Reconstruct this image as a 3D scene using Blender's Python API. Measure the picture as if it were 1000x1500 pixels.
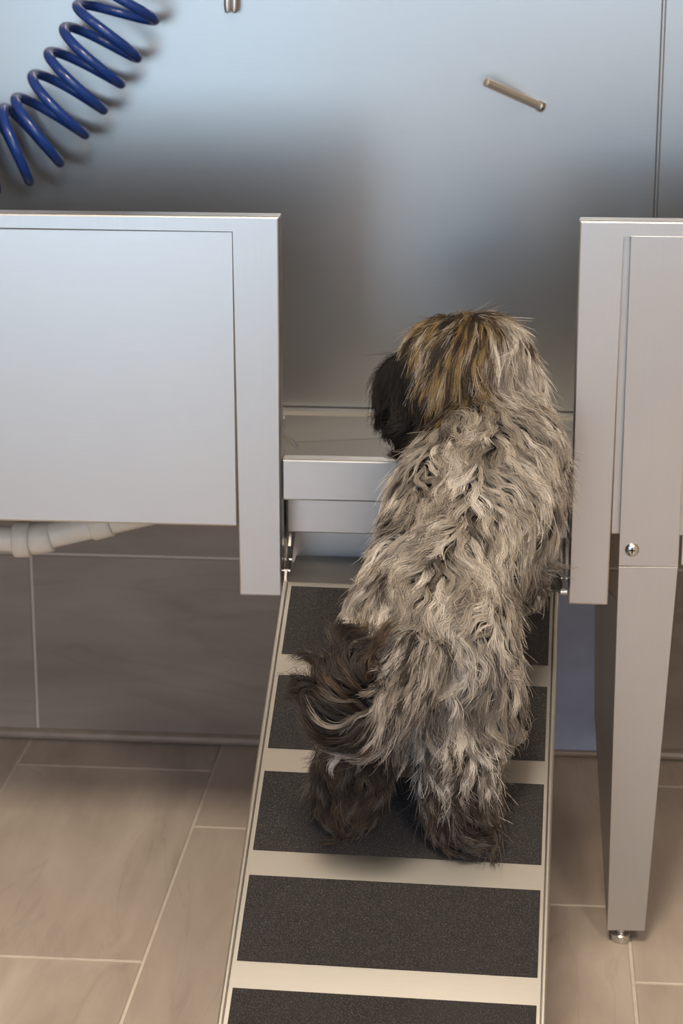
import bpy, bmesh, math, random
import numpy as np
from mathutils import Vector, Matrix, Quaternion, kdtree
random.seed(7); rng = np.random.default_rng(7)
SC = bpy.context.scene
COL = SC.collection
for o in list(bpy.data.objects): bpy.data.objects.remove(o)

# ------------------------------------------------------------------ camera
F_PX, CAM_H, YAW, PITCH = 3113.1, 1.2965, 0.0859, 0.2821
CAM = Vector((0.7664, 0.0, CAM_H))
fw = Vector((-math.sin(YAW)*math.cos(PITCH), math.cos(YAW)*math.cos(PITCH), -math.sin(PITCH)))
rt = Vector((math.cos(YAW), math.sin(YAW), 0)); up = rt.cross(fw)
cd = bpy.data.cameras.new('camera'); cam = bpy.data.objects.new('camera', cd); COL.objects.link(cam)
cam.matrix_world = Matrix(((rt.x, up.x, -fw.x, CAM.x), (rt.y, up.y, -fw.y, CAM.y), (rt.z, up.z, -fw.z, CAM.z), (0, 0, 0, 1)))
cd.sensor_fit = 'VERTICAL'; cd.sensor_height = 36.0; cd.sensor_width = 24.0
cd.lens = F_PX/1500*36.0; cd.clip_start = .02
cd.dof.use_dof = True; cd.dof.focus_distance = 2.36; cd.dof.aperture_fstop = 9.0
SC.camera = cam

# ------------------------------------------------------------------ world, lights, exposure
W = bpy.data.worlds.new('sky'); SC.world = W; W.use_nodes = True
wn = W.node_tree.nodes; wl = W.node_tree.links; wn.clear()
wo = wn.new('ShaderNodeOutputWorld'); wb = wn.new('ShaderNodeBackground')
tc = wn.new('ShaderNodeTexCoord'); sx = wn.new('ShaderNodeSeparateXYZ'); cr = wn.new('ShaderNodeValToRGB')
wl.new(tc.outputs['Generated'], sx.inputs[0]); wl.new(sx.outputs['Z'], cr.inputs[0])
cr.color_ramp.elements[0].position = 0.0; cr.color_ramp.elements[0].color = (.60, .79, .96, 1)
cr.color_ramp.elements[1].position = .6; cr.color_ramp.elements[1].color = (.34, .56, .95, 1)
wl.new(cr.outputs[0], wb.inputs[0]); wb.inputs[1].default_value = 3.8
wl.new(wb.outputs[0], wo.inputs[0])

ROOM = dict(x0=-1.9, x1=3.2, y0=-1.7, yw=3.118, zc=2.75)
WINDOWS = [(-1.60, 0.22, 0.10, 2.25), (0.34, 2.1, 0.72, 2.25)]     # openings in the wall behind the camera: x0,x1,z0,z1

def area(name, loc, sx_, sy_, power, col, direction, portal=False):
    l = bpy.data.lights.new(name, 'AREA'); l.shape = 'RECTANGLE'; l.size = sx_; l.size_y = sy_
    l.energy = power; l.color = col
    if portal: l.cycles.is_portal = True
    o = bpy.data.objects.new(name, l); COL.objects.link(o); o.location = loc
    o.rotation_euler = Vector(direction).to_track_quat('-Z', 'Y').to_euler(); return o
for (a, b, c, d) in WINDOWS:
    area('window_portal', ((a+b)/2, ROOM['y0']+.02, (c+d)/2), b-a, d-c, 1, (1, 1, 1), (0, 1, 0), portal=True)
LAMPS = [(0.55, 0.95), (1.75, -.25), (-.9, .95)]  # second one added behind the camera to warm the right-hand steel reflections
for i, (lx, ly) in enumerate(LAMPS):
    area('ceiling_lamp_light', (lx, ly, ROOM['zc']-.045), .45, .45, (50, 46, 8)[i], (1.0, .84, .64), (0, 0, -1))  # the second one lights the added lamp behind the camera

SC.view_settings.view_transform = 'Standard'; SC.view_settings.look = 'None'
SC.view_settings.gamma = 1.0; SC.view_settings.use_curve_mapping = False
SC.view_settings.exposure = 0.0

# ------------------------------------------------------------------ materials
def srgb(r, g, b):
    f = lambda c: (c/255/12.92 if c/255 <= .04045 else ((c/255+.055)/1.055)**2.4)
    return (f(r), f(g), f(b), 1)
class NT:
    def __init__(s, name):
        s.m = bpy.data.materials.new(name); s.m.use_nodes = True
        s.n = s.m.node_tree.nodes; s.l = s.m.node_tree.links
        s.b = s.n['Principled BSDF']
    def node(s, t, **kw):
        x = s.n.new(t)
        for k, v in kw.items():
            if k in x.inputs: 
                x.inputs[k].default_value = v
            else: setattr(x, k, v)
        return x
    def link(s, a, b): s.l.new(a, b)
    def coords(s, scale=(1, 1, 1), rand=True, kind='Object'):
        t = s.node('ShaderNodeTexCoord'); mp = s.node('ShaderNodeMapping'); mp.inputs['Scale'].default_value = scale
        s.link(t.outputs[kind], mp.inputs['Vector'])
        if rand:
            oi = s.node('ShaderNodeObjectInfo'); mu = s.node('ShaderNodeMath', operation='MULTIPLY'); mu.inputs[1].default_value = 37.0
            s.link(oi.outputs['Random'], mu.inputs[0]); s.link(mu.outputs[0], mp.inputs['Location'])
        return mp.outputs[0]
    def noise(s, vec, scale, detail=4, rough=.55, dist=0):
        x = s.node('ShaderNodeTexNoise'); x.inputs['Scale'].default_value = scale; x.inputs['Detail'].default_value = detail
        x.inputs['Roughness'].default_value = rough; x.inputs['Distortion'].default_value = dist
        s.link(vec, x.inputs['Vector']); return x.outputs['Fac']
    def ramp(s, fac, stops):
        x = s.node('ShaderNodeValToRGB'); e = x.color_ramp.elements
        e[0].position, e[0].color = stops[0]; e[1].position, e[1].color = stops[-1]
        for p, c in stops[1:-1]:
            k = e.new(p); k.color = c
        s.link(fac, x.inputs[0]); return x.outputs[0]
    def mix(s, fac, a, b, mode='MIX'):
        x = s.node('ShaderNodeMix', data_type='RGBA', blend_type=mode)
        for sock, v in ((x.inputs[0], fac), (x.inputs[6], a), (x.inputs[7], b)):
            if isinstance(v, (int, float)): sock.default_value = v
            elif isinstance(v, tuple): sock.default_value = v
            else: s.link(v, sock)
        return x.outputs[2]
    def bump(s, h, strength, dist=.001):
        x = s.node('ShaderNodeBump'); x.inputs['Strength'].default_value = strength; x.inputs['Distance'].default_value = dist
        s.link(h, x.inputs['Height']); s.link(x.outputs[0], s.b.inputs['Normal'])

def g(v): return (v, v, v, 1)
def steel(name, base=.58, rough=.33, brush='x', tint=(1, 1, 1), scratch=.06):
    t = NT(name); b = t.b
    sc = {'x': (14, 900, 900), 'z': (900, 900, 14), 'y': (900, 14, 900)}[brush]
    v = t.coords(sc); n = t.noise(v, 1.0, 3, .6)
    v2 = t.coords((1, 1, 1)); n2 = t.noise(v2, 4.0, 2, .5); n3 = t.noise(v2, 900, 2, .5)
    lo = tuple(base*.97*c for c in tint)+(1,); hi = tuple(base*1.03*c for c in tint)+(1,)
    c1 = t.ramp(n, [(.3, lo), (.7, hi)])
    c2 = t.mix(.5, c1, t.ramp(n2, [(.35, lo), (.65, hi)]))
    t.link(c2, b.inputs['Base Color'])
    b.inputs['Metallic'].default_value = 1
    r = t.node('ShaderNodeMapRange'); r.inputs[3].default_value = rough-.02; r.inputs[4].default_value = rough+.03
    t.link(n2, r.inputs[0]); t.link(r.outputs[0], b.inputs['Roughness'])
    a = t.node('ShaderNodeMath', operation='ADD'); t.link(n, a.inputs[0]); t.link(n3, a.inputs[1])
    t.bump(a.outputs[0], scratch, .0006)
    return t.m
M = {}
M['steel_back'] = steel('brushed_steel_backsplash', .41, .30, 'x')
M['steel_front'] = steel('brushed_steel_front', .57, .33, 'x')
M['steel_post'] = steel('brushed_steel_post', .55, .33, 'z')
M['steel_ramp'] = steel('brushed_steel_ramp', .54, .34, 'x')
M['steel_basin'] = steel('brushed_steel_basin', .40, .34, 'x')
M['peg'] = steel('satin_steel_peg', .78, .5, 'x')
M['dark_steel'] = steel('dark_hinge_steel', .22, .35, 'x')
M['steel_rod'] = steel('polished_steel_rod', .68, .24, 'x', scratch=.01)

def tile(name, along, c0, c1, c2):
    t = NT(name)
    sc = (1, .22, 1) if along == 'y' else (.22, 1, 1)
    v = t.coords(sc)
    n = t.noise(v, 9, 6, .62, .6); n2 = t.noise(v, 3.2, 4, .6, 1.2); n3 = t.noise(v, 26, 4, .6, .4)
    ve = t.noise(v, 4.5, 5, .5, 1.5)
    col = t.ramp(n, [(.28, c0), (.5, c1), (.74, c2)])
    col = t.mix(t.ramp(n2, [(.35, g(0)), (.7, g(.55))]), col, c0)
    vein = t.ramp(ve, [(.485, g(0)), (.5, g(.2)), (.515, g(0))])
    col = t.mix(vein, col, tuple(x*.6 for x in c0[:3])+(1,))
    col = t.mix(t.ramp(n3, [(.4, g(0)), (.75, g(.25))]), col, c2)
    t.link(col, t.b.inputs['Base Color']); t.b.inputs['Roughness'].default_value = .42
    t.b.inputs['Specular IOR Level'].default_value = .45
    t.bump(n3, .04, .001)
    return t.m
M['tile_floor'] = tile('travertine_floor_tile', 'y', srgb(158, 147, 138), srgb(182, 171, 162), srgb(204, 195, 187))
M['tile_wall'] = tile('travertine_wall_tile', 'x', srgb(136, 125, 116), srgb(152, 142, 132), srgb(168, 158, 148))
def plain(name, col, rough=.5, metal=0, spec=.5, nscale=40, amt=.06, bump=.0):
    t = NT(name); v = t.coords(); n = t.noise(v, nscale, 4)
    d = tuple(c*(1-amt*2) for c in col[:3])+(1,); e = tuple(min(1, c*(1+amt)) for c in col[:3])+(1,)
    t.link(t.ramp(n, [(.3, d), (.7, e)]), t.b.inputs['Base Color'])
    t.b.inputs['Roughness'].default_value = rough; t.b.inputs['Metallic'].default_value = metal
    t.b.inputs['Specular IOR Level'].default_value = spec
    if bump: t.bump(n, bump, .002)
    return t.m
M['grout'] = plain('pale_grout', srgb(205, 198, 188), .9, amt=.05)
M['trim'] = plain('tile_edge_trim', srgb(150, 138, 126), .35)
M['ceil'] = plain('ceiling_paint', srgb(236, 226, 208), .9, amt=.02)
M['paint'] = plain('wall_paint', srgb(190, 166, 138), .85, amt=.02)
M['wframe'] = plain('window_frame_white', srgb(225, 225, 225), .5, amt=.02)
M['pvc'] = plain('white_pvc', srgb(232, 226, 216), .35, amt=.02)
M['hose'] = plain('blue_hose', srgb(22, 62, 140), .22, spec=.6, amt=.05)
M['bluelight'] = plain('blue_light_tint', srgb(152, 168, 202), .5, amt=.10, nscale=12)  # blue light falling on the wall, put into the base colour
M['black'] = plain('black_nose', srgb(22, 20, 20), .3)
M['skin'] = plain('dog_undercoat', srgb(92, 80, 70), .9, amt=.2)
M['lampframe'] = plain('lamp_frame', srgb(230, 230, 228), .5, amt=.02)
def gritmat():
    t = NT('black_grit_tape'); v = t.coords((1, 1, 1))
    n = t.noise(v, 900, 2, .7); n2 = t.noise(v, 8, 4, .6); n3 = t.noise(v, 55, 3, .7)
    c = t.ramp(n, [(.30, srgb(24, 23, 24)), (.55, srgb(40, 39, 41)), (.72, srgb(96, 93, 92))])
    c = t.mix(t.ramp(n2, [(.4, g(0)), (.75, g(.35))]), c, srgb(54, 51, 53))
    c = t.mix(t.ramp(n3, [(.76, g(0)), (.80, g(.7))]), c, srgb(170, 165, 160))
    t.link(c, t.b.inputs['Base Color']); t.b.inputs['Roughness'].default_value = .85
    t.b.inputs['Specular IOR Level'].default_value = .3
    t.bump(n, .6, .0008); return t.m
M['grit'] = gritmat()
M['flange'] = plain('worn_dark_flange', srgb(84, 82, 80), .55, nscale=9, amt=.25)
def glassmat():
    t = NT('window_glass'); t.b.inputs['Base Color'].default_value = (1, 1, 1, 1); t.b.inputs['Roughness'].default_value = 0
    tr = t.node('ShaderNodeBsdfTransparent'); gl = t.node('ShaderNodeBsdfGlossy'); gl.inputs['Roughness'].default_value = .02
    mx = t.node('ShaderNodeMixShader'); mx.inputs[0].default_value = .06
    t.link(tr.outputs[0], mx.inputs[1]); t.link(gl.outputs[0], mx.inputs[2])
    t.link(mx.outputs[0], t.n['Material Output'].inputs[0]); return t.m
M['glass'] = glassmat()
def emis(name, col, s):
    t = NT(name); t.b.inputs['Emission Color'].default_value = col; t.b.inputs['Emission Strength'].default_value = s; return t.m
M['diffuser'] = emis('lamp_diffuser', (1.0, .84, .62, 1), 6.0)

# ------------------------------------------------------------------ helpers
def tag(o, label=None, cat=None, group=None, kind=None):
    for k, v in (('label', label), ('category', cat), ('group', group), ('kind', kind)):
        if v: o[k] = v
    return o
def empty(name, loc):
    o = bpy.data.objects.new(name, None); o.empty_display_size = .05; COL.objects.link(o); o.location = loc; return o
def origin(o):
    v = Vector((0, 0, 0))
    while o is not None:
        v += o.location; o = o.parent
    return v
def link(name, bm, mat, parent=None, org=None, smooth=False):
    """bm in world coordinates; becomes one mesh object, origin at org"""
    if org is None:
        c = Vector((0, 0, 0)); n = 0
        for v in bm.verts: c += v.co; n += 1
        org = c/max(n, 1)
    org = Vector(org)
    bmesh.ops.recalc_face_normals(bm, faces=bm.faces[:])
    for v in bm.verts: v.co -= org
    me = bpy.data.meshes.new(name); bm.to_mesh(me); bm.free()
    if smooth:
        for p in me.polygons: p.use_smooth = True
    me.materials.append(M[mat] if isinstance(mat, str) else mat)
    o = bpy.data.objects.new(name, me); COL.objects.link(o)
    if parent is not None:
        o.parent = parent; o.location = org-origin(parent)
    else: o.location = org
    return o
def add_box(bm, x0, x1, y0, y1, z0, z1, bev=0, seg=2):
    r = bmesh.ops.create_cube(bm, size=1.0); vs = r['verts']
    for v in vs: v.co = Vector(((x0+x1)/2+v.co.x*(x1-x0), (y0+y1)/2+v.co.y*(y1-y0), (z0+z1)/2+v.co.z*(z1-z0)))
    if bev:
        es = list({e for v in vs for e in v.link_edges})
        bmesh.ops.bevel(bm, geom=es, offset=bev, segments=seg, profile=.5, affect='EDGES')
def box(name, x0, x1, y0, y1, z0, z1, mat, parent=None, bev=.0015, seg=2):
    bm = bmesh.new(); add_box(bm, x0, x1, y0, y1, z0, z1, bev, seg); return link(name, bm, mat, parent)
def add_prism(bm, poly, vec):
    a = [bm.verts.new(p) for p in poly]; b = [bm.verts.new(Vector(p)+Vector(vec)) for p in poly]
    n = len(poly); bm.faces.new(a); bm.faces.new(b[::-1])
    for i in range(n): bm.faces.new((a[i], b[i], b[(i+1) % n], a[(i+1) % n]))
def frames(pts):
    T = [(pts[min(i+1, len(pts)-1)]-pts[max(i-1, 0)]).normalized() for i in range(len(pts))]
    u = T[0].orthogonal().normalized(); out = []
    for t in T:
        u = (u-t*u.dot(t)).normalized(); out.append((t, u, t.cross(u)))
    return out
def add_tube(bm, pts, rad, seg=12, cap=True):
    pts = [Vector(p) for p in pts]; fr = frames(pts); rings = []
    rr = rad if isinstance(rad, (list, tuple)) else [rad]*len(pts)
    for p, (t, u, w), r in zip(pts, fr, rr):
        rings.append([bm.verts.new(p+(u*math.cos(2*math.pi*k/seg)+w*math.sin(2*math.pi*k/seg))*r) for k in range(seg)])
    for a, b in zip(rings, rings[1:]):
        for k in range(seg): bm.faces.new((a[k], a[(k+1) % seg], b[(k+1) % seg], b[k]))
    if cap: bm.faces.new(rings[0][::-1]); bm.faces.new(rings[-1])
def tube(name, pts, rad, mat, parent=None, seg=12, smooth=True):
    bm = bmesh.new(); add_tube(bm, pts, rad, seg); o = link(name, bm, mat, parent, smooth=smooth)
    if smooth:
        md = o.modifiers.new('edges', 'EDGE_SPLIT'); md.split_angle = math.radians(50)
    return o

# ------------------------------------------------------------------ the setting
X0, X1, Y0, YW, ZC = (ROOM[k] for k in ('x0', 'x1', 'y0', 'yw', 'zc'))
fl = tag(box('floor', X0, X1, Y0, YW+.1, -.06, -.0015, 'grout', bev=0), kind='structure')
wb_ = tag(box('wall_back', X0, X1, YW+.0015, YW+.12, -.06, ZC, 'grout', bev=0), kind='structure')
tag(box('wall_left', X0-.1, X0, Y0, YW+.12, -.06, ZC, 'paint', bev=0), kind='structure')
tag(box('wall_right', X1, X1+.1, Y0, YW+.12, -.06, ZC, 'paint', bev=0), kind='structure')
tag(box('ceiling', X0-.1, X1+.1, Y0-.15, YW+.12, ZC, ZC+.1, 'ceil', bev=0), kind='structure')
# wall behind the camera with two window openings
bm = bmesh.new()
xs = [X0-.1]+[v for w in WINDOWS for v in w[:2]]+[X1+.1]
for i in range(len(xs)-1):
    if i % 2 == 0: add_box(bm, xs[i], xs[i+1], Y0-.15, Y0, -.06, ZC)
    else:
        w = WINDOWS[i//2]; add_box(bm, xs[i], xs[i+1], Y0-.15, Y0, -.06, w[2]); add_box(bm, xs[i], xs[i+1], Y0-.15, Y0, w[3], ZC)
tag(link('wall_front', bm, 'paint'), kind='structure')
for i, (a, b, c, d) in enumerate(WINDOWS):
    w = tag(empty('window_%d' % (i+1), ((a+b)/2, Y0-.08, c)), kind='structure')
    for (p, q, r, s) in ((a, a+.05, c, d), (b-.05, b, c, d), (a+.05, b-.05, c, c+.05), (a+.05, b-.05, d-.05, d)):
        box('window_frame', p, q, Y0-.11, Y0-.05, r, s, 'wframe', w)
    m = (a+b)/2
    box('mullion', m-.025, m+.025, Y0-.11, Y0-.05, c+.05, d-.05, 'wframe', w)
    for (p, q) in ((a+.05, m-.025), (m+.025, b-.05)):
        box('pane', p, q, Y0-.083, Y0-.077, c+.05, d-.05, 'glass', w, bev=0)
# floor tiles, 30 x 60 cm, laid with a one-third offset
PX_, PY_, GA = .308, .613, .004
bm = bmesh.new(); add_box(bm, -PX_/2+GA/2, PX_/2-GA/2, -PY_/2+GA/2, PY_/2-GA/2, -.008, 0, .0012, 1)
tmesh = link('floor_tile', bm, 'tile_floor', fl, org=(0, 0, 0)); tm = tmesh.data
first = True; FO = origin(fl)
def cut_tile(x0, x1, y0, y1):
    bm = bmesh.new(); add_box(bm, x0, x1, y0, y1, -.008, 0, .0012, 1); return link('floor_tile', bm, 'tile_floor', fl)
for i in range(-6, 11):
    ybase = 3.0088 - PY_/3*(i % 3)
    for k in range(-1, 8):
        xa, xb = i*PX_, (i+1)*PX_; yb = ybase-k*PY_+PY_ - PY_; ya = yb-PY_
        if k == -1: ya, yb = ybase, ybase+PY_
        else: yb = ybase-k*PY_; ya = yb-PY_
        xa, xb = xa+GA/2, xb-GA/2; ya, yb = ya+GA/2, yb-GA/2
        if xb < X0 or xa > X1 or yb < Y0 or ya > YW: continue
        if xa < X0 or xb > X1 or ya < Y0 or yb > YW:
            xa, xb, ya, yb = max(xa, X0), min(xb, X1), max(ya, Y0), min(yb, YW)
            if xb-xa > .01 and yb-ya > .01: cut_tile(xa, xb, ya, yb)
            continue
        c = Vector(((xa+xb)/2, (ya+yb)/2, 0))
        if first: o = tmesh; first = False
        else: o = bpy.data.objects.new('floor_tile', tm); COL.objects.link(o); o.parent = fl
        o.location = c-FO
# wall tiles, laid lengthwise
bm = bmesh.new(); add_box(bm, -PY_/2+GA/2, PY_/2-GA/2, 0, .008, -PX_/2+GA/2, PX_/2-GA/2, .0012, 1)
wt = link('wall_tile', bm, 'tile_wall', wb_, org=(0, 0, 0)); wm = wt.data; first = True; WO = origin(wb_)
for r in range(0, 8):
    zc = .3096-PX_/2+r*PX_
    xo = .0103+PY_/2-((r*1) % 3)*PY_/3
    for i in range(-5, 7):
        xc = xo+i*PY_
        xa, xb = xc-PY_/2+GA/2, xc+PY_/2-GA/2
        if xb < X0+.02 or xa > X1-.02: continue
        if xa < X0 or xb > X1 or zc+PX_/2 > ZC:
            xa, xb = max(xa, X0), min(xb, X1); bm = bmesh.new()
            add_box(bm, xa, xb, YW, YW+.008, zc-PX_/2+GA/2, min(zc+PX_/2-GA/2, ZC), .0012, 1); link('wall_tile', bm, 'tile_wall', wb_); continue
        if first: o = wt; first = False
        else: o = bpy.data.objects.new('wall_tile', wm); COL.objects.link(o); o.parent = wb_
        o.location = Vector((xc, YW, zc))-WO
# rounded trim along the foot of the back wall
bm = bmesh.new()
prof = [(YW, 0.0), (YW-.004, 0.0), (YW-.011, .004), (YW-.0125, .009), (YW-.010, .014), (YW-.004, .017), (YW, .0175)]
add_prism(bm, [(X0, y, z) for y, z in prof], (X1-X0, 0, 0))
tag(link('baseboard_back', bm, 'trim'), kind='structure')

# ceiling lamps
for i, (lx, ly) in enumerate(LAMPS):
    c = tag(empty('ceiling_lamp', (lx, ly, ZC)), ['square warm ceiling lamp above the ramp', 'unseen square warm ceiling lamp added behind the camera to warm the right-hand steel', 'square warm ceiling lamp left of the ramp'][i], 'lamp', 'ceiling lamps')
    for (p, q, r, s) in ((-.32, -.29, -.32, .32), (.29, .32, -.32, .32), (-.29, .29, -.32, -.29), (-.29, .29, .29, .32)):
        box('lamp_frame', lx+p, lx+q, ly+r, ly+s, ZC-.05, ZC, 'lampframe', c)
    box('diffuser', lx-.29, lx+.29, ly-.29, ly+.29, ZC-.035, ZC-.03, 'diffuser', c, bev=0)

# ------------------------------------------------------------------ backsplash
bs = tag(empty('backsplash', (.5, 3.108, .55)), 'brushed steel backsplash panels on the wall above the tub', 'backsplash')
box('panel', -.75, .9535, 3.100, 3.1175, .50, 1.95, 'steel_back', bs, .002)
box('panel', .9565, 1.60, 3.100, 3.1175, .50, 1.95, 'steel_back', bs, .002)
box('seam_strip', .9532, .9568, 3.0988, 3.1002, .50, 1.95, 'steel_back', bs, .0006)

# ------------------------------------------------------------------ wash tub
YF = 2.496
tub = tag(empty('wash_tub', (.655, 2.8, 0)), 'stainless steel dog wash tub with open front gate', 'tub')
TX0, TX1 = -.58, 1.42
def front_frame(xin0, xin1, side):
    """the folded frame round one front panel: post beside the opening plus top rail"""
    post = (xin0, xin1)
    zt, zb = .932, .459
    if side < 0: P = [(TX0, .916), (post[0], .916), (post[0], zb), (post[1], zb), (post[1], zt), (TX0, zt)]
    else: P = [(TX1, .916), (post[1], .916), (post[1], zb), (post[0], zb), (post[0], zt), (TX1, zt)]
    bm = bmesh.new(); add_prism(bm, [(x, YF, z) for x, z in P], (0, .032, 0))
    bmesh.ops.bevel(bm, geom=bm.edges[:], offset=.0022, segments=2, profile=.5, affect='EDGES')
    link('front_frame', bm, 'steel_post', tub)
front_frame(.424, .477, -1); front_frame(.831, .880, 1)
box('front_panel', TX0, .4232, YF+.0035, YF+.026, .547, .9152, 'steel_front', tub, .0028)
box('front_panel', .8805, TX1, YF+.012, YF+.024, .547, .9155, 'steel_front', tub, .0015)
box('apron', .967, TX1, YF+.014, YF+.026, .509, .546, 'steel_front', tub, .001)
# end walls, back lip and basin
box('end_wall', TX0, TX0+.02, YF+.036, 3.095, .50, .932, 'steel_front', tub)
box('end_wall', TX1-.02, TX1, YF+.036, 3.095, .50, .932, 'steel_front', tub)
bm = bmesh.new()   # sloping basin floor, higher to the right
bk = [(TX0+.021, .5085), (.40, .5095), (.80, .536), (TX1-.021, .548)]
T_ = [[bm.verts.new((x, y, z+dz+(.004 if y < 2.7 else 0))) for x, z in bk] for y in (2.661, 3.065) for dz in (0, -.006)]
for q in ((0, 2), (1, 3), (0, 1), (2, 3)):
    for i in range(3): bm.faces.new((T_[q[0]][i], T_[q[0]][i+1], T_[q[1]][i+1], T_[q[1]][i]))
for i in (0, 3): bm.faces.new((T_[0][i], T_[1][i], T_[3][i], T_[2][i]))
link('basin_floor', bm, 'steel_basin', tub)
bm = bmesh.new(); add_prism(bm, [(TX0+.021, 3.066, .49), (TX0+.021, 3.066, .553), (TX0+.021, 3.071, .558), (TX0+.021, 3.0945, .558), (TX0+.021, 3.0945, .49)], (TX1-TX0-.042, 0, 0))
link('basin_back', bm, 'steel_basin', tub)
bm = bmesh.new(); add_prism(bm, [(TX0+.021, 2.6205, .514), (TX0+.021, 2.6205, .56), (TX0+.021, 2.6595, .53), (TX0+.021, 2.6595, .514)], (TX1-TX0-.042, 0, 0))
link('basin_front', bm, 'steel_basin', tub)
# threshold across the opening
box('threshold', .4775, .8305, YF+.006, YF+.030, .582, .634, 'steel_front', tub, .0022)
box('lower_rail', .4775, .8305, 2.555, 2.575, .525, .600, 'steel_front', tub, .0015)
box('inner_panel', .470, .840, 2.604, 2.612, .470, .560, 'steel_front', tub, .001)
for s, x in ((1, .4650), (-1, .8420)):
    box('cheek', x-.004, x+.004, YF+.031, 2.62, .50, .66, 'steel_post', tub, .001)
bm = bmesh.new(); add_prism(bm, [(.4700, 2.555, .652), (.4900, 2.560, .632), (.4900, 2.566, .632), (.4700, 2.561, .658)], (0, .012, 0)); link('weld_tab', bm, 'steel_rod', tub)
# legs with tapered flange and levelling foot
def leg(xl, xr_top, xr_bot, full=True):
    bm = bmesh.new()
    add_prism(bm, [(xl, YF-.002, .510), (xr_top, YF-.002, .511), (xr_bot, YF-.002, .021), (xl+.003, YF-.002, .0195)], (0, .006, 0))
    bmesh.ops.bevel(bm, geom=bm.edges[:], offset=.0005, segments=1, affect='EDGES')
    lg = link('leg', bm, 'steel_post', tub)
    box('leg_plate', xl, xr_top, YF-.002, YF+.004, .5112, .9150, 'steel_post', tub, .0004)
    bm = bmesh.new()   # side flange, wide at the top, running out at the foot
    P = [(xl+.002, YF+.004, .46), (xl+.0045, YF+.004, .021), (xl+.003, YF+.008, .021), (xl-.019, 2.59, .28), (xl-.024, 2.62, .46)]
    add_prism(bm, P, (.0025, 0, 0)); link('flange', bm, 'steel_post', lg)
    bm = bmesh.new(); add_prism(bm, [(xr_top-.003, YF+.0045, .505), (xr_bot-.003, YF+.0045, .022), (xr_bot-.003, YF+.025, .022), (xr_top-.003, YF+.06, .505)], (.0025, 0, 0)); link('flange', bm, 'steel_post', lg)
    cx, cy = (xl+xr_bot)/2-.004, YF+.012
    bm = bmesh.new()
    add_tube(bm, [(cx, cy, z) for z in (0.0002, .001, .0095, .0110, .0112, .0128, .0130, .026)], [.0112, .0122, .0122, .0108, .0066, .0066, .0055, .0055], 20)
    f = link('levelling_foot', bm, 'steel_rod', lg, smooth=True); f.modifiers.new('edges', 'EDGE_SPLIT').split_angle = math.radians(35)
    sxx, sz = xl+.0155, .532    # cross-head screw
    bm = bmesh.new()
    add_tube(bm, [(sxx, YF-.0022-d, sz) for d in (0, .0006, .0022, .0032, .0036)], [.0085, .0085, .0072, .0045, .001], 20)
    s = link('screw', bm, 'steel_rod', tub, smooth=True)
    bm = bmesh.new()
    add_box(bm, sxx-.0038, sxx+.0038, YF-.0064, YF-.0054, sz-.0008, sz+.0008); add_box(bm, sxx-.0008, sxx+.0008, YF-.0064, YF-.0054, sz-.0038, sz+.0038)
    link('cross_slot', bm, 'black', s)
leg(.891, .963, .942); leg(-.56, -.488, -.512); leg(1.33, 1.402, 1.378)
for x in (-.53, .42, .93, 1.37):      # rear legs by the wall, hidden from here mostly
    if x in (-.53, 1.37): box('rear_leg', x-.02, x+.02, 3.068, 3.092, 0, .489, 'steel_post', tub)

# blue light under the tub, right of the ramp, painted as an added sheet
pn = tag(box('blue_light_patch', .70, .905, 3.0975, 3.1045, .0178, .455, 'bluelight', bev=.001), 'added blue-grey sheet imitating blue light on the wall between the ramp and the right leg', 'panel')

# ------------------------------------------------------------------ ramp
rp = tag(empty('ramp', (.64, 1.66, 0)), 'stainless steel dog ramp with black grip strips', 'ramp')
K = .58; TH = math.atan(K); RW = .340; RT = Vector((.6495, 2.487, .480))
ROT = -.0165
ax = Vector((math.cos(ROT), -math.sin(ROT)*math.cos(TH)*0, 0)).normalized()
dn = Vector((-math.sin(.0185), -math.cos(TH), -math.sin(TH))).normalized()     # down the ramp
ax = Vector((1, 0, 0)); ax = (ax-dn*ax.dot(dn)).normalized(); nr = dn.cross(ax).normalized()
if nr.z < 0: nr = -nr
LEN = .478/math.sin(TH)-.006
def rpt(u, s, h=0): return RT+ax*u+dn*s+nr*h      # u across, s down the slope, h above the sheet
def ramp_slab(name, u0, u1, s0, s1, h0, h1, mat, bev=.0008, parent=rp):
    bm = bmesh.new(); add_box(bm, u0, u1, s0, s1, h0, h1, bev, 2)
    for v in bm.verts: v.co = rpt(*v.co)
    return link(name, bm, mat, parent)
ramp_slab('plate', -RW/2, RW/2, 0, LEN, -.004, 0, 'steel_ramp', .0015)
for sgn in (-1, 1):      # folded edges
    u = sgn*(RW/2-.0035)
    ramp_slab('edge_rim', u-.0032, u+.0032, .0005, LEN-.001, -.030, .0022, 'steel_ramp', .0021)
SW = .3185; PIT = .1418; SH = .1085
for k in range(7):
    s0 = .0085+k*PIT; s1 = min(s0+SH, LEN-.01)
    if s1-s0 < .03: continue
    ramp_slab('grip_strip', -SW/2+.0005, SW/2+.0005, s0, s1, .0001, .0011, 'grit', .0004)
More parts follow.
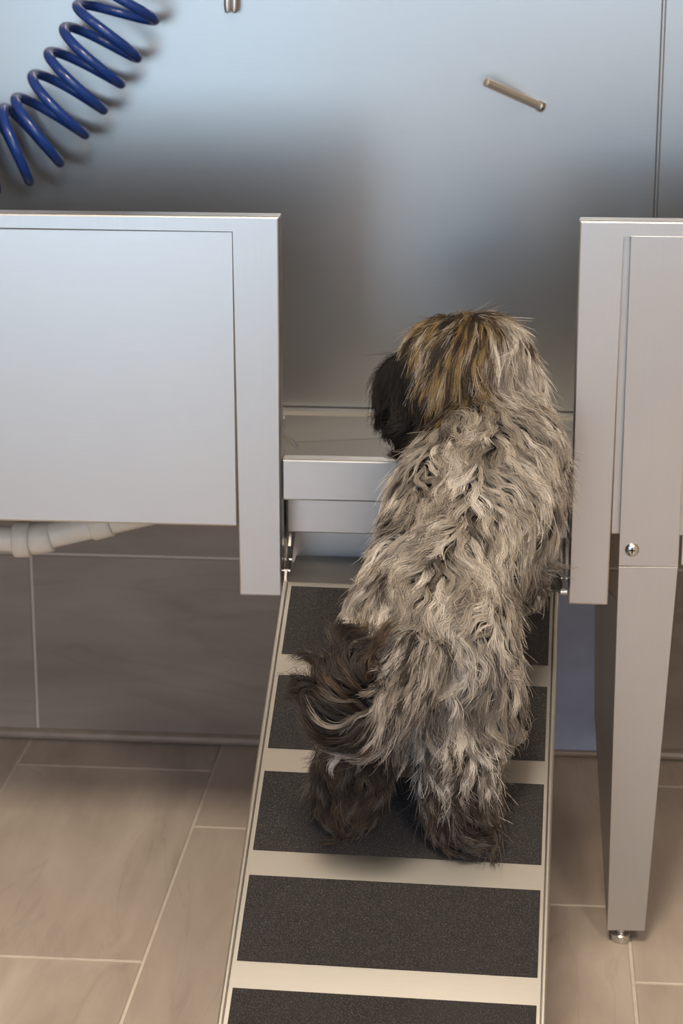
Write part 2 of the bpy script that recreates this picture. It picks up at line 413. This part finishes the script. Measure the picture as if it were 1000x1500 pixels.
# top flange and hinge
bm = bmesh.new(); add_box(bm, .4835, .8235, 2.488, 2.6035, .4755, .4795, .001); link('top_flange', bm, 'flange', rp)
for x in (.4815, .826):
    bm = bmesh.new()
    add_prism(bm, [(x-.0015, 2.494, .4800), (x-.0015, 2.55, .480), (x-.0015, 2.60, .512), (x-.0015, 2.60, .560), (x-.0015, 2.578, .560), (x-.0015, 2.545, .510), (x-.0015, 2.505, .492)], (.003, 0, 0))
    h = link('hinge_arm', bm, 'dark_steel', rp)
    for (yy, zz) in ((2.515, .4865), (2.535, .495)):
        tube('bolt', [(x-.004, yy, zz), (x+.004, yy, zz)], .0026, 'steel_rod', h)
tube('hinge_pin', [(.8215, 2.489, .4775), (.8295, 2.489, .4775)], .0042, 'steel_rod', rp)
# rubber foot bar at the floor
bm = bmesh.new(); e0 = rpt(0, LEN-.004, 0); add_box(bm, e0.x-.15, e0.x+.15, e0.y-.006, e0.y+.010, 0.0005, .012, .002); link('foot_bar', bm, 'black', rp)

# ------------------------------------------------------------------ drain pipe
dp = tag(empty('drain_pipe', (.08, 2.75, .43)), 'white plastic drain pipe hanging under the left tub panel', 'pipe')
A = Vector((-.45, 2.75, .4465)); B = Vector((.098, 2.75, .4465)); Cc = Vector((.122, 2.75, .452)); D = Vector((.30, 2.75, .4990))
tube('pipe', [A, B], .0175, 'pvc', dp, 24)
tube('pipe', [Cc, D], .0185, 'pvc', dp, 24)
def coupling(p, d, L_, r, nm='coupling'):
    d = d.normalized(); return tube(nm, [p-d*L_/2, p-d*(L_/2-.002), p+d*(L_/2-.002), p+d*L_/2], [r-.002, r, r, r-.002], 'pvc', dp, 24)
coupling(Vector((.090, 2.75, .4465)), Vector((1, 0, .03)), .024, .0250, 'coupling_nut')
coupling(Vector((.116, 2.75, .4495)), Vector((1, 0, .2)), .032, .0215)
coupling(Vector((.200, 2.75, .4725)), D-Cc, .03, .0215)
tube('tail_piece', [D, D+Vector((.015, 0, .006)), D+Vector((.02, 0, .02)), D+Vector((.02, 0, .03))], .0185, 'pvc', dp, 20)

# ------------------------------------------------------------------ coiled hose
axis = [(.235, 1.30), (.218, 1.225), (.197, 1.165), (.177, 1.118), (.153, 1.081), (.130, 1.047), (.104, 1.013), (.076, .979), (.046, .957), (.012, .945), (-.03, .940), (-.075, .945), (-.12, .955)]
HP = [Vector((x, 3.036-.12*max(0, .2-x), z)) for x, z in axis]
def catmull(P, t):
    n = len(P)-1; i = min(int(t*n), n-1); f = t*n-i
    a, b, c, d = P[max(i-1, 0)], P[i], P[i+1], P[min(i+2, n)]
    return .5*((2*b)+(c-a)*f+(2*a-5*b+4*c-d)*f*f+(3*b-a-3*c+d)*f**3)
NT_ = 12.0; NP = 520; pts = []
for k in range(NP):
    t = k/(NP-1); p = catmull(HP, t); q = catmull(HP, min(t+.01, 1)); q0 = catmull(HP, max(t-.01, 0)); T = (q-q0).normalized()
    N1 = Vector((0, -1, 0)); N1 = (N1-T*N1.dot(T)).normalized(); N2 = T.cross(N1).normalized()
    ph = -2*math.pi*NT_*t+.35
    pts.append(p+(N1*math.cos(ph)*.052+N2*math.sin(ph)*.054))
hs = tag(tube('coiled_hose', pts, .0072, 'hose', None, 12), 'blue coiled hose hanging in front of the steel backsplash', 'hose')

# ------------------------------------------------------------------ rods on the backsplash
pg = tag(empty('wall_peg', (.787, 3.1, 1.007)), 'slanted steel peg sticking out of the upper right backsplash', 'peg')
a = Vector((.7875, 3.0999, 1.0060)); b = Vector((.7080, 3.035, 1.046))
tube('rod', [a, a+(b-a)*.995, b], [.0062, .0062, .0054], 'peg', pg, 16)
tube('collar', [a, a+(b-a).normalized()*.006], .0078, 'steel_rod', pg, 16)
hk = tag(empty('wall_hook', (.343, 3.1, 1.14)), 'small double steel hook at the top edge of the backsplash', 'hook')
for dx in (-.0052, .0052):
    P = [Vector((.343+dx, 3.0999, 1.20)), Vector((.343+dx, 3.088, 1.20)), Vector((.343+dx, 3.084, 1.19)), Vector((.343+dx, 3.083, 1.145)), Vector((.343+dx*.9, 3.083, 1.138)), Vector((.343+dx*.75, 3.083, 1.1365))]
    tube('prong', P, [.005, .005, .005, .005, .0042, .0015], 'steel_rod', hk, 12)

# ------------------------------------------------------------------ the dog
dog = tag(empty('dog', (.655, 2.30, .36)), 'shaggy grey and tan long-haired dog climbing the ramp, seen from behind', 'dog')
V3 = lambda *a: np.array(a, float)
# round cones (a, radius a, b, radius b) that make up the body; y runs up the ramp, z is height
CONES = [
 # trunk
 ((.672, 2.185, .535), .060, (.690, 2.260, .575), .062, 'rump'),
 ((.690, 2.260, .575), .060, (.716, 2.345, .618), .074, 'body'),
 ((.716, 2.345, .618), .074, (.732, 2.410, .655), .066, 'body'),
 ((.732, 2.410, .655), .064, (.730, 2.452, .702), .048, 'neck'),
 ((.730, 2.452, .702), .048, (.720, 2.472, .742), .043, 'neck'),
 # skull, cheek, muzzle (turned to the left and away)
 ((.714, 2.470, .757), .050, (.688, 2.482, .756), .047, 'head'),
 ((.688, 2.482, .756), .043, (.652, 2.500, .733), .028, 'head'),
 ((.652, 2.500, .733), .028, (.634, 2.510, .725), .022, 'head'),
 ((.652, 2.494, .726), .024, (.646, 2.486, .702), .015, 'head'),
 # left ear flap
 ((.694, 2.438, .776), .017, (.676, 2.430, .728), .014, 'ear'),
 ((.738, 2.462, .780), .018, (.756, 2.462, .745), .015, 'nape'),
 # left hind leg
 ((.645, 2.195, .520), .048, (.613, 2.205, .440), .037, 'rump'),
 ((.613, 2.205, .440), .034, (.597, 2.165, .385), .023, 'leg'),
 ((.597, 2.165, .385), .023, (.588, 2.182, .332), .021, 'leg'),
 ((.588, 2.182, .334), .021, (.576, 2.215, .345), .022, 'paw'),
 # right hind leg
 ((.705, 2.190, .520), .050, (.716, 2.200, .440), .039, 'rump'),
 ((.716, 2.200, .440), .036, (.706, 2.160, .380), .025, 'leg'),
 ((.706, 2.160, .380), .025, (.712, 2.168, .322), .023, 'leg'),
 ((.712, 2.168, .324), .022, (.722, 2.195, .334), .023, 'paw'),
 # fore legs
 ((.690, 2.415, .640), .036, (.690, 2.450, .560), .026, 'leg'),
 ((.690, 2.450, .560), .025, (.690, 2.462, .496), .021, 'leg'),
 ((.690, 2.462, .494), .021, (.690, 2.488, .502), .021, 'paw'),
 ((.768, 2.415, .640), .040, (.762, 2.455, .560), .026, 'leg'),
 ((.762, 2.455, .560), .025, (.764, 2.464, .496), .021, 'leg'),
 ((.764, 2.464, .494), .021, (.766, 2.488, .502), .021, 'paw'),
]
TAIL = [(.672, 2.150, .536), (.664, 2.112, .526), (.655, 2.090, .504), (.641, 2.078, .482), (.620, 2.070, .467), (.599, 2.066, .471), (.588, 2.066, .490), (.594, 2.068, .510), (.612, 2.070, .516)]
TR = [.026, .022, .020, .018, .017, .016, .015, .012, .008]
for i in range(len(TAIL)-1): CONES.append((TAIL[i], TR[i], TAIL[i+1], TR[i+1], 'tail'))
CA = np.array([c[0] for c in CONES]); CB = np.array([c[2] for c in CONES]); RA = np.array([c[1] for c in CONES]); RB = np.array([c[3] for c in CONES])
REG = [c[4] for c in CONES]; TAILI = np.array([r == 'tail' for r in REG]); SKB = .016
def cone_d(P):
    d = CB-CA; L2 = (d*d).sum(1)
    t = np.clip(((P[:, None]-CA)*d).sum(2)/L2, 0, 1)
    q = CA+t[..., None]*d
    return np.linalg.norm(P[:, None]-q, axis=2)-(RA+t*(RB-RA)), t
def sdf(P):
    D, _ = cone_d(P)
    b = -SKB*np.log(np.exp(-D[:, ~TAILI]/SKB*1.0).sum(1)+1e-30)*1.0
    b = np.maximum(b, D[:, ~TAILI].min(1)-.012)
    return np.minimum(b, D[:, TAILI].min(1))
def grad(P, e=.002):
    G = np.stack([sdf(P+e*np.eye(3)[k])-sdf(P-e*np.eye(3)[k]) for k in range(3)], 1)
    return G/(np.linalg.norm(G, axis=1, keepdims=True)+1e-9)
bm = bmesh.new()
for a, ra, b, rb, _ in CONES:
    a, b = Vector(a), Vector(b); d = (b-a).normalized()
    n = 6; pts, rad = [], []
    for k in range(n+1):
        th = math.pi/2*(1-k/n); pts.append(a-d*ra*math.sin(th)); rad.append(max(ra*math.cos(th), .0006))
    for k in range(n+1):
        th = math.pi/2*k/n; pts.append(b+d*rb*math.sin(th)); rad.append(max(rb*math.cos(th), .0006))
    add_tube(bm, pts, rad, 14)
tmp = link('tmp', bm, 'skin', None, org=(0, 0, 0))
rm = tmp.modifiers.new('r', 'REMESH'); rm.mode = 'VOXEL'; rm.voxel_size = .0055
dg = bpy.context.evaluated_depsgraph_get(); ev = tmp.evaluated_get(dg)
bme = bpy.data.meshes.new_from_object(ev); bpy.data.objects.remove(tmp)
co = np.empty(len(bme.vertices)*3); bme.vertices.foreach_get('co', co); co = co.reshape(-1, 3)
for _ in range(3): co -= sdf(co)[:, None]*grad(co)*.8
DO = np.array(dog.location)
bme.vertices.foreach_set('co', (co-DO).ravel()); bme.update()
for p in bme.polygons: p.use_smooth = True
bme.materials.clear(); bme.materials.append(M['skin'])
body = bpy.data.objects.new('body', bme); COL.objects.link(body); body.parent = dog
# face (turned away): nose and eyes
def ball(name, c, r, mat, parent):
    bm = bmesh.new(); bmesh.ops.create_uvsphere(bm, u_segments=14, v_segments=10, radius=1)
    for v in bm.verts: v.co = Vector((v.co.x*r[0], v.co.y*r[1], v.co.z*r[2]))+Vector(c)
    return link(name, bm, mat, parent, smooth=True)
ball('nose', (.615, 2.522, .730), (.010, .010, .008), 'black', dog)
ball('eye', (.653, 2.474, .756), (.008, .008, .008), 'black', dog); ball('eye', (.680, 2.526, .760), (.008, .008, .008), 'black', dog)

# --- groom: clumps follow a flow field, strands follow clumps
def vnoise(P, freq, seed):
    """smooth vector noise from a few random sines"""
    r = np.random.default_rng(seed); out = np.zeros_like(P)
    for k in range(7):
        kk = r.normal(size=3); kk *= freq*(.6+.9*r.random())/np.linalg.norm(kk)
        out += np.sin(P@kk*2*np.pi+r.random()*6.28)[:, None]*r.normal(size=3)
    return out/2.6
def unit(a): return a/(np.linalg.norm(a, axis=1, keepdims=True)+1e-9)
# guides: place, flow direction of the hair there, spread
GUIDES = [
 ((.700, 2.30, .66), (.05, -.75, -.30)), ((.640, 2.30, .62), (-.75, -.25, -.45)), ((.780, 2.32, .64), (.70, -.25, -.55)),
 ((.640, 2.38, .66), (-.85, -.20, -.30)), ((.790, 2.40, .68), (.75, -.20, -.50)), ((.715, 2.39, .73), (.20, -.70, -.45)),
 ((.690, 2.43, .74), (-.10, -.60, -.60)), ((.760, 2.44, .73), (.65, -.35, -.65)), ((.670, 2.42, .70), (-.70, -.30, -.35)),
 ((.640, 2.24, .58), (-.70, -.35, -.35)), ((.680, 2.20, .60), (-.35, -.75, -.35)), ((.735, 2.22, .57), (.35, -.50, -.70)),
 ((.610, 2.18, .53), (-.60, -.30, -.60)), ((.680, 2.13, .52), (.05, -.45, -.90)), ((.740, 2.16, .50), (.35, -.25, -.90)),
 ((.600, 2.19, .44), (-.20, -.20, -1.0)), ((.710, 2.16, .43), (.05, -.25, -1.0)), ((.745, 2.19, .42), (.30, -.10, -.95)),
 ((.590, 2.15, .37), (-.30, -.20, -.90)), ((.705, 2.14, .37), (.15, -.25, -.95)), ((.575, 2.20, .34), (-.65, -.30, -.55)), ((.725, 2.17, .33), (.55, -.35, -.65)),
 ((.690, 2.43, .82), (-.45, -.55, -.40)), ((.650, 2.45, .80), (-.35, -.30, -.85)), ((.620, 2.46, .77), (-.30, -.20, -.95)), ((.680, 2.42, .76), (-.15, -.20, -1.0)),
 ((.660, 2.42, .73), (-.15, -.15, -1.0)), ((.610, 2.49, .74), (-.55, -.10, -.75)), ((.735, 2.43, .80), (.40, -.45, -.70)), ((.770, 2.46, .77), (.65, -.25, -.70)), ((.720, 2.48, .83), (.30, -.50, -.20)),
]
GP = np.array([q[0] for q in GUIDES]); GD = unit(np.array([q[1] for q in GUIDES], float))
TP = np.array(TAIL); TC = np.array((.618, 2.05, .492))
def flow(P, tailmask):
    d2 = ((P[:, None]-GP)**2).sum(2); w = np.exp(-d2/(2*.034**2))+1e-9
    f = unit((w[..., None]*GD).sum(1)/w.sum(1)[:, None])
    if tailmask.any():
        Q = P[tailmask]; seg = ((Q[:, None]-TP)**2).sum(2).argmin(1)
        tang = np.gradient(TP, axis=0); tang = unit(tang)[seg]
        out = unit(Q-TC); out[:, 1] *= .4
        bw = np.clip((Q[:, :1]-.632)/.025, 0, 1)       # the root of the tail lies down along the rump
        f[tailmask] = unit(tang*(.55+.5*bw)+unit(out)*(.75-.6*bw)+np.array((-.22, -.1, .0))+np.array((0, 0, -.5))*bw)
    return f
# sample roots on the skin
bme.calc_loop_triangles(); nt = len(bme.loop_triangles); tri = np.empty(nt*3, int); bme.loop_triangles.foreach_get('vertices', tri); tri = tri.reshape(-1, 3)
A_, B_, C_ = co[tri[:, 0]], co[tri[:, 1]], co[tri[:, 2]]; area_ = .5*np.linalg.norm(np.cross(B_-A_, C_-A_), axis=1)
cen_reg = np.array(REG)[cone_d((A_+B_+C_)/3)[0].argmin(1)]
wgt = area_*np.array([{'tail': 2.4, 'head': 1.7, 'ear': 2.0, 'leg': 1.3, 'paw': 1.3}.get(r, 1.0) for r in cen_reg]); wgt /= wgt.sum()
def sample(n):
    k = rng.choice(nt, n, p=wgt); u, v = rng.random(n), rng.random(n); m = u+v > 1; u[m], v[m] = 1-u[m], 1-v[m]
    return A_[k]+u[:, None]*(B_-A_)[k]+v[:, None]*(C_-A_)[k]
def region(P):
    D, _ = cone_d(P); return np.array(REG)[D.argmin(1)]
NCL, NST, NPT = 7600, 250000, 12
cr_ = sample(NCL); cn = grad(cr_); creg = region(cr_); ctail = creg == 'tail'
LEN0 = {'body': .056, 'rump': .052, 'neck': .050, 'head': .052, 'ear': .056, 'nape': .052, 'leg': .034, 'paw': .024, 'tail': .068}
clen = np.array([LEN0[r] for r in creg])*rng.uniform(.75, 1.2, NCL)
muz = (creg == 'head') & (cr_[:, 0] < .650); clen[muz] *= 1.05; clen[ctail & (cr_[:, 0] > .635)] *= .72
LIFT = {'body': .55, 'rump': .55, 'neck': .55, 'head': .30, 'ear': .22, 'nape': .45, 'leg': .45, 'paw': .45, 'tail': .45}
clift = np.array([LIFT[r] for r in creg])*rng.uniform(.7, 1.3, NCL)
mess = np.array([{'head': .28, 'ear': .20, 'tail': .30, 'leg': .5, 'paw': .5}.get(r, .75) for r in creg])
mess[muz] = .6
drp = np.array([{'head': .22, 'ear': .25, 'tail': .10}.get(r, .22) for r in creg])
spine = np.zeros((NCL, NPT, 3)); spine[:, 0] = cr_; p = cr_.copy()
ph = vnoise(cr_, 16, 77)[:, 1]*2.6+rng.normal(size=NCL)*.5; wf = rng.uniform(.95, 1.35, NCL); wa = np.array([{'head': .16, 'ear': .12, 'tail': .2, 'paw': .2}.get(r, .62) for r in creg])*rng.uniform(.7, 1.25, NCL)
step = clen/(NPT-1)
base_f = flow(cr_, ctail)
for j in range(1, NPT):
    s_ = j/(NPT-1)
    f = flow(p, ctail)*.5+base_f*.5
    nz = vnoise(p, 11, 11)*mess[:, None]*1.0+vnoise(p, 30, 12)*mess[:, None]*.35
    nrm = grad(p); f = f+nz; f = f-nrm*(f*nrm).sum(1)[:, None]*.9; f = unit(f)
    side = np.cross(nrm, f)
    d = f+nrm*(clift*(1.25-1.75*s_))[:, None]+np.array((0, 0, -1.))*(drp*s_)[:, None]+side*(wa*np.sin(ph+s_*6.28*wf))[:, None]
    p = p+unit(d)*step[:, None]
    sd = sdf(p); mn = .003+.006*s_; pen = np.maximum(mn-sd, 0); p = p+grad(p)*pen[:, None]
    spine[:, j] = p
# keep the hair above the ramp and off the steel
def above(P):
    n_ = np.array(nr); h = (P-np.array(RT))@n_; on = P[..., 1] < 2.487
    lift_ = np.where(on, np.maximum(.0022-h, 0), 0); return P+lift_[..., None]*n_
st = sample(NST); sreg = region(st)
kd = kdtree.KDTree(NCL)
bad = (~ctail & (sdf(spine[:, -1]) > .058)) | ~ctail & np.isin(creg, ['rump', 'body']) & ((spine[:, -1, 0] < .572) | ((spine[:, -1, 0] < .60) & (spine[:, -1, 1] < 2.10)))
for i, q in enumerate(cr_):
    if not bad[i]: kd.insert(q, i)
kd.balance()
near = np.array([kd.find(q)[1] for q in st])
off = st-cr_[near]
s_ = np.linspace(0, 1, NPT)
tight = rng.uniform(.5, .88, NCL)[near]
shrink = 1-tight[:, None]*s_[None]**.8
lenj = rng.uniform(.72, 1.08, NST)
idx = lenj[:, None]*s_[None]*(NPT-1); i0 = np.clip(idx.astype(int), 0, NPT-2); fr_ = idx-i0
S = spine[near]; ar = np.arange(NST)[:, None]
rel = S[ar, i0]*(1-fr_[..., None])+S[ar, i0+1]*fr_[..., None]-S[:, :1]
fly = rng.normal(size=(NST, 3))*np.where(rng.random(NST) < .10, .0075, .0022)[:, None]
strand = cr_[near][:, None]+rel+off[:, None]*shrink[..., None]+fly[:, None]*(s_**1.6)[None, :, None]
strand = above(strand)
xlim = .829; strand[..., 0] = np.where((strand[..., 1] > 2.49) & (strand[..., 2] < .93), np.minimum(strand[..., 0], xlim), strand[..., 0])
# --- colours: silver and cream body with darker under-hair, tan crown, black face fringe, charcoal tail and feet
def lin(*c): return np.array(srgb(*c)[:3])
PAL = {'light': lin(218, 212, 205), 'cream': lin(184, 175, 164), 'mid': lin(144, 136, 128), 'grey': lin(102, 95, 89), 'dark': lin(58, 51, 47),
       'tan': lin(152, 130, 92), 'black': lin(26, 23, 22), 'brown': lin(86, 70, 56), 'char': lin(50, 43, 40), 'silver': lin(176, 168, 162)}
def pick(n, names, w): return np.array([PAL[k] for k in names])[rng.choice(len(names), n, p=np.array(w)/sum(w))]
cc = np.zeros((NCL, 3)); ct = np.zeros((NCL, 3))
lowf = vnoise(cr_, 7, 31)[:, 0]; mid_ = vnoise(cr_, 22, 32)[:, 0]
for r in sorted(set(creg)):
    m = creg == r; n = m.sum()
    if r in ('body', 'rump', 'neck'):
        v = np.clip(.56+.20*lowf[m]+.18*mid_[m]+rng.normal(size=n)*.20, 0, 1)
        c = np.stack([np.interp(v, (0, .25, .5, .75, 1), [PAL[q][k] for q in ('dark', 'grey', 'mid', 'cream', 'light')]) for k in range(3)], 1); t = c*1.15
        if r == 'neck': c *= .86; t *= .86
    elif r == 'nape': c = pick(n, ['cream', 'light', 'mid', 'brown'], [.45, .2, .25, .1]); t = c*1.08
    elif r in ('head', 'ear'):
        c = pick(n, ['tan', 'cream', 'brown', 'dark'], [.34, .20, .28, .18]); t = c*np.where(cr_[m][:, 2:3] < .768, .30, .8)
        P = cr_[m]
        blk = ((P[:, 0] < .674-.4*(P[:, 2]-.752)) & (P[:, 2] < .772)) | (P[:, 0] < .652); c[blk] = pick(blk.sum(), ['black', 'char'], [.8, .2]); t[blk] = PAL['black']
        low = (P[:, 2] < .742) & (P[:, 0] < .70); c[low] = pick(low.sum(), ['black', 'char'], [.7, .3]); t[low] = PAL['black']
        back = (P[:, 0] > .722); c[back] = pick(back.sum(), ['cream', 'mid', 'light', 'brown'], [.4, .25, .2, .15]); t[back] = c[back]
    elif r == 'tail':
        c = pick(n, ['char', 'dark', 'grey', 'brown'], [.42, .36, .14, .08]); t = c*.85
        P = cr_[m]; sv = (P[:, 0] > .634+rng.normal(size=n)*.010); c[sv] = pick(sv.sum(), ['silver', 'mid', 'grey', 'dark'], [.28, .27, .2, .25]); t[sv] = c[sv]
        tp = (P[:, 2] > .495) & (P[:, 0] > .600) & (P[:, 0] < .625) & (P[:, 1] < 2.085); c[tp] = pick(tp.sum(), ['brown', 'dark', 'char'], [.3, .35, .35]); t[tp] = c[tp]
    else:
        c = pick(n, ['grey', 'dark', 'char', 'brown'], [.22, .36, .20, .22])*.9; t = c*1.05
        P = cr_[m]; zz = P[:, 2]+rng.normal(size=n)*.018; hi = (zz > .425) | ((zz > .370) & (P[:, 0] > .65)); c[hi] = pick(hi.sum(), ['light', 'mid', 'grey', 'dark'], [.2, .4, .25, .15]); t[hi] = c[hi]
    cc[m] = c; ct[m] = t
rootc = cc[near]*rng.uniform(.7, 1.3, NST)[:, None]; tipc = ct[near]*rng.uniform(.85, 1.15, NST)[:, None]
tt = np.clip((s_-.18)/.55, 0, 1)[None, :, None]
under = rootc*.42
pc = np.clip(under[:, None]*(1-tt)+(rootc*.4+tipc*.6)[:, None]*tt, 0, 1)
def hairmat():
    t = NT('dog_hair'); at = t.node('ShaderNodeAttribute'); at.attribute_name = 'tint'
    t.link(at.outputs['Color'], t.b.inputs['Base Color']); t.b.inputs['Roughness'].default_value = .45
    t.b.inputs['Specular IOR Level'].default_value = .35
    return t.m
M['hair'] = hairmat()
def coat(name, mask, label):
    n = int(mask.sum()); cv = bpy.data.hair_curves.new(name); cv.add_curves([NPT]*n)
    cv.position_data.foreach_set('vector', (strand[mask]-DO).astype(np.float32).ravel())
    ra = cv.attributes.get('radius') or cv.attributes.new('radius', 'FLOAT', 'POINT')
    rad = (.00036*(1-.75*s_**1.5))[None]*rng.uniform(.7, 1.15, n)[:, None]
    ra.data.foreach_set('value', rad.astype(np.float32).ravel())
    ca = cv.attributes.new('tint', 'FLOAT_COLOR', 'POINT')
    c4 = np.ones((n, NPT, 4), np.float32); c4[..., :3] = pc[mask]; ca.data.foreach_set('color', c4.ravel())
    cv.materials.append(M['hair'])
    o = bpy.data.objects.new(name, cv); COL.objects.link(o); o.parent = dog; o['kind'] = 'stuff'; o['label'] = label; return o
hm = np.isin(creg[near], ['head', 'ear']); tmk = ctail[near]
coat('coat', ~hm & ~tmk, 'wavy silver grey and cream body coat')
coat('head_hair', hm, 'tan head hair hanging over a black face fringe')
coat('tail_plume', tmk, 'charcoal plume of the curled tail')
